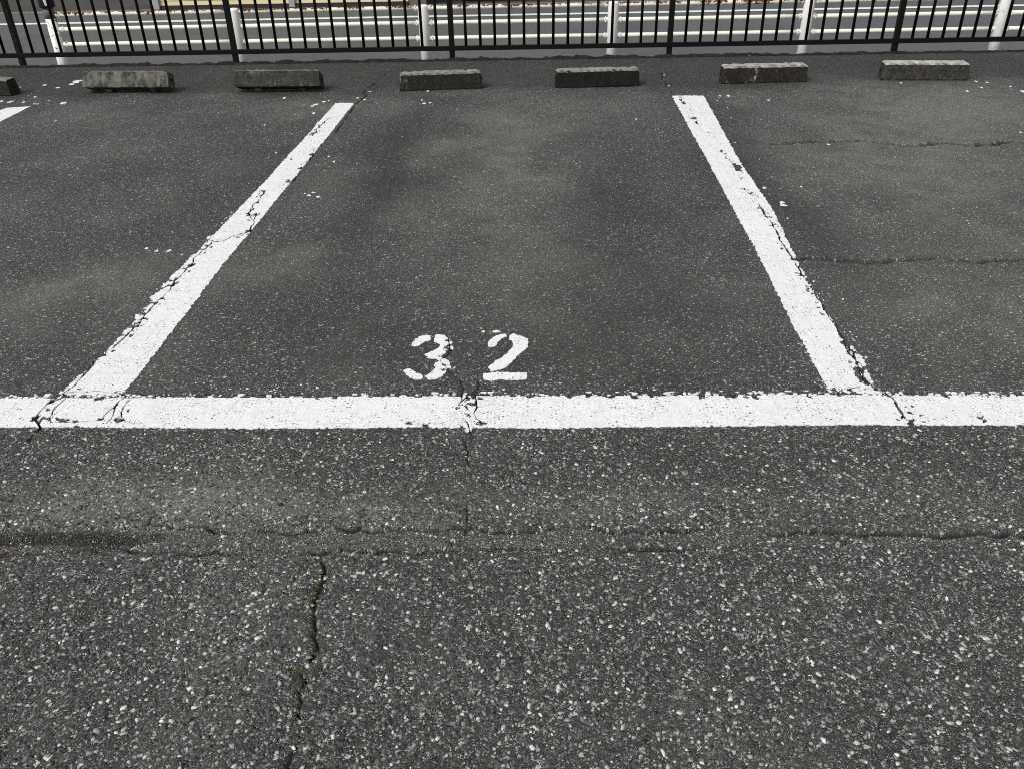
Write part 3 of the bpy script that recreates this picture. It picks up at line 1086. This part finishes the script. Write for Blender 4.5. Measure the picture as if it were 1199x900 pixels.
def white_metal(name, rust, ru=(.14, .028, .010), yellow=0.0):
    t = NT(name)
    p = t.pos()
    a = t.noise(p, 3.2 if rust > .5 else 11, 6, .72)
    b = t.noise(p, 120, 4, .6)
    c = t.noise(p, 40, 3, .6)
    g = t.math('ADD', t.math('MULTIPLY', a.outputs['Fac'], .62), t.math('MULTIPLY', c.outputs['Fac'], .38))
    lo = .74 - rust * .34
    ge = t.n('ShaderNodeNewGeometry')
    sp = t.n('ShaderNodeSeparateXYZ')
    t.l(ge.outputs['Normal'], sp.inputs[0])
    g = t.math('ADD', g, t.smap(sp.outputs[2], -.2, .9, -.04, .06 if rust > .4 else 0.0))   # rust starts on top, where rain stands
    m = t.smap(g, lo, lo + .03)
    col = t.mix(b.outputs['Fac'], (.72, .72 - .03 * yellow, .69 - .12 * yellow), (.84, .83, .81 - .11 * yellow))
    halo = t.smap(g, lo - .07, lo, 0, .45)
    col = t.mix(halo, col, (.42, .27, .15) if rust > .4 else (.45, .44, .42))
    col = t.mix(m, col, t.mix(b.outputs['Fac'], tuple(v * .4 for v in ru), tuple(v * 1.5 for v in ru)))
    h = t.math('SUBTRACT', b.outputs['Fac'], m)
    return t.done(col, t.mix(m, .5, .9, 'FLOAT'), t.bump(h, .0015, .7), spec=.3)


def plain(name, col, rough=.6, var=.15, scale=20, spec=.3, bump=.0):
    t = NT(name)
    p = t.pos()
    a = t.noise(p, scale, 5, .6)
    c = t.mix(a.outputs['Fac'], tuple(v * (1 - var) for v in col), tuple(v * (1 + var) for v in col))
    return t.done(c, rough, t.bump(a.outputs['Fac'], bump, .7) if bump else None, spec=spec)


# ------------------------------------------------------------------ wheel stops
def wheel_stop(label, a, b, za, zb, lean, mat, w=None, dep=.130, hh=.126, seed=0):
    """a, b: world points of the front bottom corners"""
    a, b = np.array(a[:2]), np.array(b[:2])
    L = float(np.linalg.norm(b - a)) if w is None else w
    c = (a + b) / 2
    ang = math.atan2(b[1] - a[1], b[0] - a[0])
    r = np.random.default_rng(seed)
    # profile in y,z (front at y=0), a cast block with chamfered long edges
    ch = .012
    prof = [(.004, .0), (dep - .004, .0), (dep, ch), (dep - .012, hh - ch), (dep - .012 - ch, hh), (.006 + ch, hh), (.006, hh - ch), (0, ch)]
    nseg = 26
    vs, fs = [], []
    n = len(prof)
    for k in range(nseg + 1):
        t_ = k / nseg
        xx = -L / 2 + L * t_
        endk = min(t_, 1 - t_)
        for (py, pz) in prof:
            cy_, cz_ = dep / 2, hh / 2
            s_ = .94 if endk == 0 else 1.0
            ex = (.010 if pz > hh * .5 else 0) * (1 if t_ == 0 else -1 if t_ == 1 else 0)
            jx, jy, jz = r.normal(size=3) * .0011
            chip = (.010 * (r.random() ** 9) + (.008 if endk < .03 else 0) * r.random()) * (1 if pz > hh - .001 else 0)
            vs.append((xx + ex + jx, cy_ + (py - cy_) * s_ + jy, cz_ + (pz - cz_) * s_ + jz - chip))
    for k in range(nseg):
        for i in range(n):
            j = (i + 1) % n
            fs.append((k * n + i, k * n + j, (k + 1) * n + j, (k + 1) * n + i))
    fs.append(list(range(n))[::-1])
    fs.append([nseg * n + i for i in range(n)])
    root = empty('wheel_stop', (c[0], c[1], 0), label, 'wheel stop', 'concrete wheel stops along the fence')
    m = MB().add(vs, fs)
    blk = m.build('block', mat, root)
    # rebar sockets on the two ends
    for sgn in (-1, 1):
        tb = MB().tube((sgn * (L / 2 - .02), dep * .55, hh * .52), (sgn * (L / 2 + .0015), dep * .55, hh * .52), .013, 12)
        tb.build('pin_hole', M_HOLE, blk)
    # lean back about the rear bottom edge
    Rl = Matrix.Rotation(lean, 4, 'X')
    T1 = Matrix.Translation((0, dep, 0))
    blk.matrix_local = Matrix.Translation((0, -dep * (0) , 0)) @ T1 @ Rl @ T1.inverted()
    root.rotation_euler = (math.asin((zb - za) / L) * -1, 0, ang) if False else (0, 0, ang)
    root.location.z = za
    if abs(lean) > .05:
        for sx in (-.26, .26):
            MB().box(L * sx - .03, L * sx + .03, .075, .115, 0, .022, .004).build('footing', M_MORTAR, root)
    return root


M_HOLE = plain('hole_dark', (.01, .01, .01), .9)
M_MORTAR = concrete('mortar_footing', (.12, .115, .10), (.02, .02, .018), .6, 4.0)
stops = [
    ('narrow end of a mossy wheel stop cut off by the left border', (-92, 112), (13, 113.5), 0, .95, (.26, .25, .21)),
    ('pale beige wheel stop leaning back over a dark gap, first full one from the left', (97, 111), (198, 111), -.42, .54, (.115, .110, .094)),
    ('stained concrete wheel stop leaning back, left of the left divider line of bay 32', (274, 110), (375, 109.5), -.40, .76, (.15, .143, .118)),
    ('dark mossy wheel stop set slightly askew, left one in bay 32', (468, 107.5), (565, 104.5), 0, .78, (.30, .29, .24)),
    ('nearly black wheel stop with pale grey top, right one in bay 32', (650.5, 104), (749, 101.5), 0, .88, (.30, .30, .27)),
    ('grimy wheel stop with a pale top, just right of the right divider', (844.5, 99), (945, 97), 0, .74, (.44, .43, .39)),
    ('brownish wheel stop with whitish top and a hole in its end, rightmost', (1031.5, 94.5), (1133, 95), 0, .95, (.52, .51, .46)),
]
for k, (lab, pa, pb, lean, gr, lt) in enumerate(stops):
    mt = concrete('stop_concrete', lt, {0: (.022, .021, .016), 1: (.035, .033, .028), 2: (.032, .030, .024), 6: (.036, .034, .028), 5: (.017, .016, .0125), 3: (.016, .015, .0115)}.get(k, (.008, .0078, .0068)), gr, 3.1 * k)
    wheel_stop(lab, at(*pa), at(*pb), 0, 0, lean, mt, seed=k)

# ------------------------------------------------------------------ kerb at the lot's edge and the drop to the road
ROADZ = -.60
M_KERB = concrete('kerb_concrete', (.30, .295, .27), (.012, .012, .0105), .84, 9.0, topclean=False)
xs2 = np.arange(-14, 14.01, .03)
prof = [(LOT_END - .02, -.30), (LOT_END - .02, .004), (LOT_END + .005, .016), (LOT_END + .045, .012), (LOT_END + .075, -.004), (LOT_END + .13, -.006), (LOT_END + .15, -.02), (LOT_END + .15, ROADZ - .02)]
V = []
r = np.random.default_rng(8)
for k, xv in enumerate(xs2):
    br = float(noise(np.array([xv]), np.array([0.]), .16, 811)[0])
    br2 = float(noise(np.array([xv]), np.array([0.]), .05, 812)[0])
    for q, (py, pz) in enumerate(prof):
        dz = dy = 0
        if 1 < q < 6:
            dz = (br - .62) * .014 + (br2 - .5) * .012 + r.normal() * .003
            dy = (br2 - .5) * .014 + r.normal() * .002
        V.append((xv, py + dy, pz + dz))
n = len(prof)
Fk = []
for k in range(len(xs2) - 1):
    for q in range(n - 1):
        Fk.append((k * n + q, (k + 1) * n + q, (k + 1) * n + q + 1, k * n + q + 1))
kb = MB().add(V, Fk).build('kerb', M_KERB)
tag(kb, 'low broken concrete kerb, dark with grime, along the foot of the black fence', kind='structure')

# ------------------------------------------------------------------ road beyond
t = NT('road_asphalt')
p = t.pos()
a = t.noise(p, 260, 4, .75)
b = t.noise(p, 1.1, 5, .6)
c = t.noise(p, 14, 5, .7)
col = t.ramp(a.outputs['Fac'], [(.3, .055), (.5, .095), (.72, .17)])
col = t.mix(1.0, col, t.ramp(b.outputs['Fac'], [(.3, .86), (.7, 1.12)]), blend='MULTIPLY')
col = t.mix(1.0, col, t.ramp(c.outputs['Fac'], [(.3, .9), (.7, 1.08)]), blend='MULTIPLY')
col = t.mix(1.0, col, (.96, 1.0, 1.02), blend='MULTIPLY')
M_ROAD = t.done(col, .8, t.bump(a.outputs['Fac'], .003, .8), spec=.35)
FAR_Y = at(300, 14, ROADZ)[1]
rd = MB()
rd.add([(-60, LOT_END + .1, ROADZ), (60, LOT_END + .1, ROADZ), (60, FAR_Y + .2, ROADZ), (-60, FAR_Y + .2, ROADZ)], [(0, 1, 2, 3)])
rdo = rd.build('road', M_ROAD)
tag(rdo, 'smooth blue-grey asphalt road lying lower behind the fence', kind='structure')

M_RPAINT = plain('road_line_paint', (.72, .73, .72), .6, .12, 60)
for name, pts, wd_, lab in (('painted_line', [(60, 28), (380, 21), (600, 17.2), (900, 11.5), (1199, 6.7)], .16, 'thin white edge line along the far side of the road behind the guardrail'),):
    Yl = np.mean([at(x, y, ROADZ)[1] for x, y in pts])
    m = MB()
    sl0 = at(*pts[0], ROADZ)
    sl1 = at(*pts[-1], ROADZ)
    s_ = (sl1[1] - sl0[1]) / (sl1[0] - sl0[0])
    q = []
    for xv in (-20, 20):
        yv = sl0[1] + (xv - sl0[0]) * s_
        q += [(xv, yv - wd_ / 2, ROADZ + .004), (xv, yv + wd_ / 2, ROADZ + .004)]
    m.add(q, [(0, 2, 3, 1)])
    tag(m.build(name, M_RPAINT), lab, 'painted line')

# far side: gutter kerb, forecourt
M_FAR = plain('forecourt_surface', (.055, .051, .044), .85, .75, 1.3, bump=.004)
M_GUT = concrete('gutter_concrete', (.20, .195, .18), (.05, .05, .045), .55, 2.0)
gk = MB().box(-60, 60, FAR_Y + .2, FAR_Y + .34, ROADZ - .1, ROADZ + .02, .01)
tag(gk.build('gutter', M_GUT), 'narrow concrete gutter edge on the far side of the road', kind='structure')
fc_ = MB().add([(-60, FAR_Y + .34, ROADZ + .012), (60, FAR_Y + .34, ROADZ + .012), (60, 90, ROADZ + .012), (-60, 90, ROADZ + .012)], [(0, 1, 2, 3)])
tag(fc_.build('pavement', M_FAR), 'patched brownish grey forecourt across the road', kind='structure')

# ------------------------------------------------------------------ black picket fence
FY = 7.88
M_BLK = black_metal('black_steel', .15)
M_BLK_R = black_metal('rusty_black_steel', .55)
fence = empty('metal_fence', (0, FY, 0), 'black steel picket fence with a thick bottom rail along the back of the lot', 'fence')
base_z = .012
px_post = [at(x, y, Y=FY)[0] for x, y in ((28, 78), (277, 73.5), (530, 70.5), (783, 66), (1046, 62))]
sp = np.diff(px_post).mean()
posts = [px_post[0] - sp] + px_post + [px_post[-1] + sp]
RZ = .092
def in_parent(o, root):
    o.parent = root
    return o
postm = MB().box(-.0225, .0225, -.0225, .0225, base_z - .08, 1.15, .003)
postm.box(-.024, .024, -.024, .024, 1.15, 1.158)
first = None
for k, xp in enumerate(posts):
    if first is None:
        o = first = postm.build('post', M_BLK, fence)
    else:
        o = first.copy()
        COL.objects.link(o)
        o.parent = fence
    o.location = (xp, 0, 0)
    if k == 1:
        o.data = first.data.copy()
        o.data.materials[0] = M_BLK_R
        o['label'] = 'rusty brown post'
r1 = MB().box(posts[0], posts[-1], -.030, -.002, RZ - .014, RZ + .024, .002)
for k in range(0, int((posts[-1] - posts[0]) / .128)):
    pass
r1.build('bottom_rail', M_BLK, fence)
MB().box(posts[0], posts[-1], -.03, -.002, 1.04, 1.08, .003).build('top_rail', M_BLK, fence)
bm_ = MB().tube((0, -.016, RZ + .01), (0, -.016, 1.05), .0125, 10)
bfirst = None
rusty = {(3, 5), (3, 13), (3, 12)}
for k in range(len(posts) - 1):
    g = (posts[k + 1] - posts[k]) / 15
    for j in range(1, 15):
        xp = posts[k] + g * j
        if xp < -5.4 or xp > 5.2: continue
        if bfirst is None:
            o = bfirst = bm_.build('baluster', M_BLK, fence, True)
        else:
            o = bfirst.copy()
            COL.objects.link(o)
            o.parent = fence
        o.location = (xp, random.uniform(-.001, .001), 0)
        o.rotation_euler = (0, random.gauss(0, .0025), 0)
        if (k, j) in {(3, 5), (3, 13)}:
            o.data = bfirst.data.copy()
            o.data.materials[0] = M_BLK_R
            o['label'] = 'rusty baluster'

# ------------------------------------------------------------------ white pipe guardrail
GY = 9.75
rail = empty('guardrail', (0, GY, ROADZ), 'white three-pipe guardrail with flaking posts and a rusty top pipe beside the road', 'guardrail')
M_WP = white_metal('white_post_paint', .28, (.05, .045, .04))
M_WPF = white_metal('flaking_post_paint', .42, (.06, .05, .045))
M_WPIPE = white_metal('white_pipe_paint', .12, (.10, .06, .03), yellow=.6)
M_WRUST = white_metal('rusty_pipe_paint', .62, (.095, .028, .014), yellow=.6)
gb = [at(x, y, Y=GY)[0] for x, y in ((75, 77), (284, 73), (499.5, 71), (716, 67), (939, 63), (1162, 62))]
gsp = np.mean(np.diff(gb))
gb.append(gb[-1] + gsp)
def zat(x, y): return at(x, y, Y=GY)[2] - ROADZ
ZP = [np.mean([zat(150, 18.5), zat(380, 10.5), zat(600, 6.0)]), np.mean([zat(150, 35), zat(600, 25), zat(1130, 14.5)]), np.mean([zat(150, 52.5), zat(600, 43.3), zat(1130, 33)])]
TOPZ = ZP[0] + .028
gp = MB().lathe([(.057, -.1), (.057, TOPZ - .02), (.055, TOPZ - .006), (.046, TOPZ), (.02, TOPZ + .004)], 0, 0, 28)
gfirst = None
for k, xp in enumerate(gb):
    if k == 0: continue
    if gfirst is None:
        o = gfirst = gp.build('post', M_WP, rail, True)
    else:
        o = gfirst.copy(); COL.objects.link(o); o.parent = rail
    o.location = (xp, 0, 0)
    if k in (5,):
        o.data = gfirst.data.copy(); o.data.materials[0] = M_WPF
        o['label'] = 'post with flaking paint'
# end post: white foot, grey band and a black cap
zw = zat(53, 22)
zg = zat(49, 9)
e = MB().lathe([(.057, -.1), (.057, zw)], 0, 0, 28).build('post', M_WPF, rail, True)
e.location = (gb[0], 0, 0)
e['label'] = 'peeling white end post with a grey band and black cap'
e2 = MB().lathe([(.0555, zw), (.0555, zg + .01)], 0, 0, 28).build('band', plain('grey_band', (.13, .135, .135), .5, .2, 30), e, True)
e3 = MB().lathe([(.075, zg), (.079, zg + .012), (.079, zg + .15), (.07, zg + .175), (.03, zg + .185)], 0, 0, 28).build('cap', plain('black_rubber', (.008, .008, .008), .5, .2, 60), e, True)
sw = []
for q in range(5):
    an = -pi / 2 + .25 + q * .08
    sw += [(.0805 * math.cos(an), .0805 * math.sin(an), zg + .025 + .0), (.0805 * math.cos(an - .25), .0805 * math.sin(an - .25), zg + .14)]
MB().add(sw, [(2 * q, 2 * q + 2, 2 * q + 3, 2 * q + 1) for q in range(4)]).build('sticker', plain('white_sticker', (.75, .75, .75), .5, .05), e)

for lvl, zz in enumerate(ZP):
    for k in range(len(gb) - 1):
        a_, b_ = gb[k], gb[k + 1]
        off = -.0 if lvl else 0
        g0 = .075 if k == 0 else .05
        o = MB().tube((a_ + g0, 0, zz), (b_ - .05, 0, zz), .0215, 20, rings=6).build('pipe', M_WRUST if lvl == 0 else M_WPIPE, rail, True)
        # joint sleeves with bolts where the pipe meets each post
        for xe, sg in ((a_ + g0, 1), (b_ - .05, -1)):
            s_ = MB().tube((xe - sg * .01, 0, zz), (xe + sg * .045, 0, zz), .0245, 16)
            for zz2 in (.028, -.028):
                s_.tube((xe + sg * .03, 0, zz + zz2 * .8), (xe + sg * .03, 0, zz + zz2 * 1.15), .006, 8)
                s_.tube((xe + sg * .03, -.02, zz + zz2 * .5), (xe + sg * .03, -.028, zz + zz2 * .55), .005, 8)
            s_.build('bracket', M_WPF if lvl else M_WRUST, o)

# ------------------------------------------------------------------ yellow-clad building across the road
BZ = ROADZ + .012
pL, pR = at(184, 8, BZ + .03), at(476, 7.6, BZ + .03)
BY = (pL[1] + pR[1]) / 2
bld = empty('building', ((pL[0] + pR[0]) / 2, BY, BZ), 'cream building front clad in narrow horizontal boards with pale grey posts', 'building')
bx0, bx1 = pL[0] - bld.location[0], pR[0] - bld.location[0]
M_SID = plain('cream_siding', (.60, .52, .33), .6, .12, 12)
sdg = MB()
hb = .075
vs, fs = [], []
for k in range(34):
    z0 = .07 + k * hb
    vs += [(bx0, -.012, z0 + .006), (bx1, -.012, z0 + .006), (bx1, .0, z0 + hb), (bx0, .0, z0 + hb), (bx0, .006, z0), (bx1, .006, z0)]
    b0 = k * 6
    fs += [(b0, b0 + 1, b0 + 2, b0 + 3), (b0 + 4, b0 + 5, b0 + 1, b0)]
    if k: fs.append((b0 - 3, b0 - 4, b0 + 5, b0 + 4))
sdg.add(vs, fs)
sdg.build('siding', M_SID, bld)
MB().box(bx0 + .01, bx1 + .3, .01, 5, 0.0, 2.62).build('wall', plain('wall_render', (.12, .11, .095), .8), bld)
MB().box(bx0 + .0, bx1, -.03, .009, .0, .055).build('base_strip', plain('dark_base_strip', (.03, .028, .026), .8), bld)  # dark strip along the foot of the boarded front
MB().box(bx0 - .2, bx1 + .4, -.25, 5.1, 2.63, 2.78).build('roof', plain('grey_roof', (.1, .1, .1), .7), bld)
M_GP = plain('pale_grey_post', (.30, .31, .33), .5, .1)
for px in (183.5, 342.5):
    xx = at(px, 3, Y=BY)[0] - bld.location[0]
    MB().box(xx - .05, xx + .05, -.06, -.014, .02, 2.62, .004).build('post', M_GP, bld)

# ------------------------------------------------------------------ dark car parked nose-out beyond the road
cx0, cx1 = at(508, 3, ROADZ + .2)[0], at(650, 3, ROADZ + .2)[0]
CY = at(580, 4.5, BZ + .02)[1]
car = empty('parked_car', ((cx0 + cx1) / 2 , CY + .25, BZ), 'black parked car of which only the low bumper and tyres show behind the guardrail', 'car')
M_CAR = plain('black_car_paint', (.006, .006, .007), .25, .1, spec=.5)
M_TYRE = plain('tyre_rubber', (.012, .012, .012), .85)
M_GLASS = plain('car_glass', (.02, .025, .03), .08, .05, spec=.8)
hw = .82
def loft(rings):
    m = MB()
    vs, fs = [], []
    n = len(rings[0])
    for rg in rings: vs += rg
    for k in range(len(rings) - 1):
        for i in range(n):
            j = (i + 1) % n
            fs.append((k * n + i, k * n + j, (k + 1) * n + j, (k + 1) * n + i))
    fs.append(list(range(n))[::-1]); fs.append([(len(rings) - 1) * n + i for i in range(n)])
    return m.add(vs, fs)
def ring(y, w, z0, z1, c=.08):
    return [(-w + c, y, z0), (w - c, y, z0), (w, y, z0 + c), (w, y, z1 - c), (w - c, y, z1), (-w + c, y, z1), (-w, y, z1 - c), (-w, y, z0 + c)]
loft([ring(0, hw * .86, .24, .55), ring(.08, hw * .96, .18, .68), ring(.5, hw, .16, .82), ring(1.1, hw, .16, .9), ring(2.9, hw, .16, .92), ring(3.5, hw * .97, .18, .88), ring(3.75, hw * .88, .28, .7)]).build('body', M_CAR, car, False)
loft([ring(.95, hw * .80, .88, .92, .01), ring(1.5, hw * .74, .88, 1.38, .05), ring(2.9, hw * .72, .88, 1.42, .05), ring(3.5, hw * .72, .88, .93, .01)]).build('cabin', M_GLASS, car)
MB().box(-.5, .5, -.012, .02, .28, .40, .01).build('grille', plain('grille_black', (.01, .01, .01), .6), car)
for sx in (-1, 1):
    MB().box(sx * .62 - .13, sx * .62 + .13, -.0, .06, .50, .60, .02).build('headlight', plain('lamp_glass', (.35, .37, .4), .15), car)
    for wy in (.72, 3.0):
        w_ = MB().tube((sx * (hw - .17), wy, .30), (sx * (hw + .01), wy, .30), .30, 28).build('wheel', M_TYRE, car)
        MB().tube((sx * (hw + .0), wy, .30), (sx * (hw + .02), wy, .30), .19, 20).build('rim', plain('rim_metal', (.3, .3, .3), .4), w_)

# fallen leaf bits and a stem, caught in joints
M_LEAF = plain('dry_leaf', (.10, .055, .026), .8, .4, 200)
m = MB()
for px, py, s_ in ((2, 648, .011), (3, 655, .009), (833, 500, .006), (838, 512, .005), (754, 575, .007), (925, 634, .005), (363, 762, .009), (354, 853, .008), (358, 858, .006), (352, 866, .006), (548, 628, .006), (36, 590, .005)):
    p = at(px, py)
    z0 = float(broad(np.array([p[0]]), np.array([p[1]]))[0]) + .004
    a_ = random.random() * 6
    b0 = []
    for k in range(7):
        an = a_ + 2 * pi * k / 7
        rr = s_ * random.uniform(.5, 1.1)
        b0.append((p[0] + math.cos(an) * rr, p[1] + math.sin(an) * rr * .6, z0 + random.uniform(-.001, .003)))
    m.add([(p[0], p[1], z0 + .003)] + b0, [(0, k + 1, (k + 1) % 7 + 1) for k in range(7)])
o = m.build('leaf_litter', M_LEAF)
tag(o, 'tiny brown leaf fragments caught in the joints of the asphalt', 'leaf litter', kind='stuff')
print('verts', len(ground.data.vertices), len(st.data.vertices))
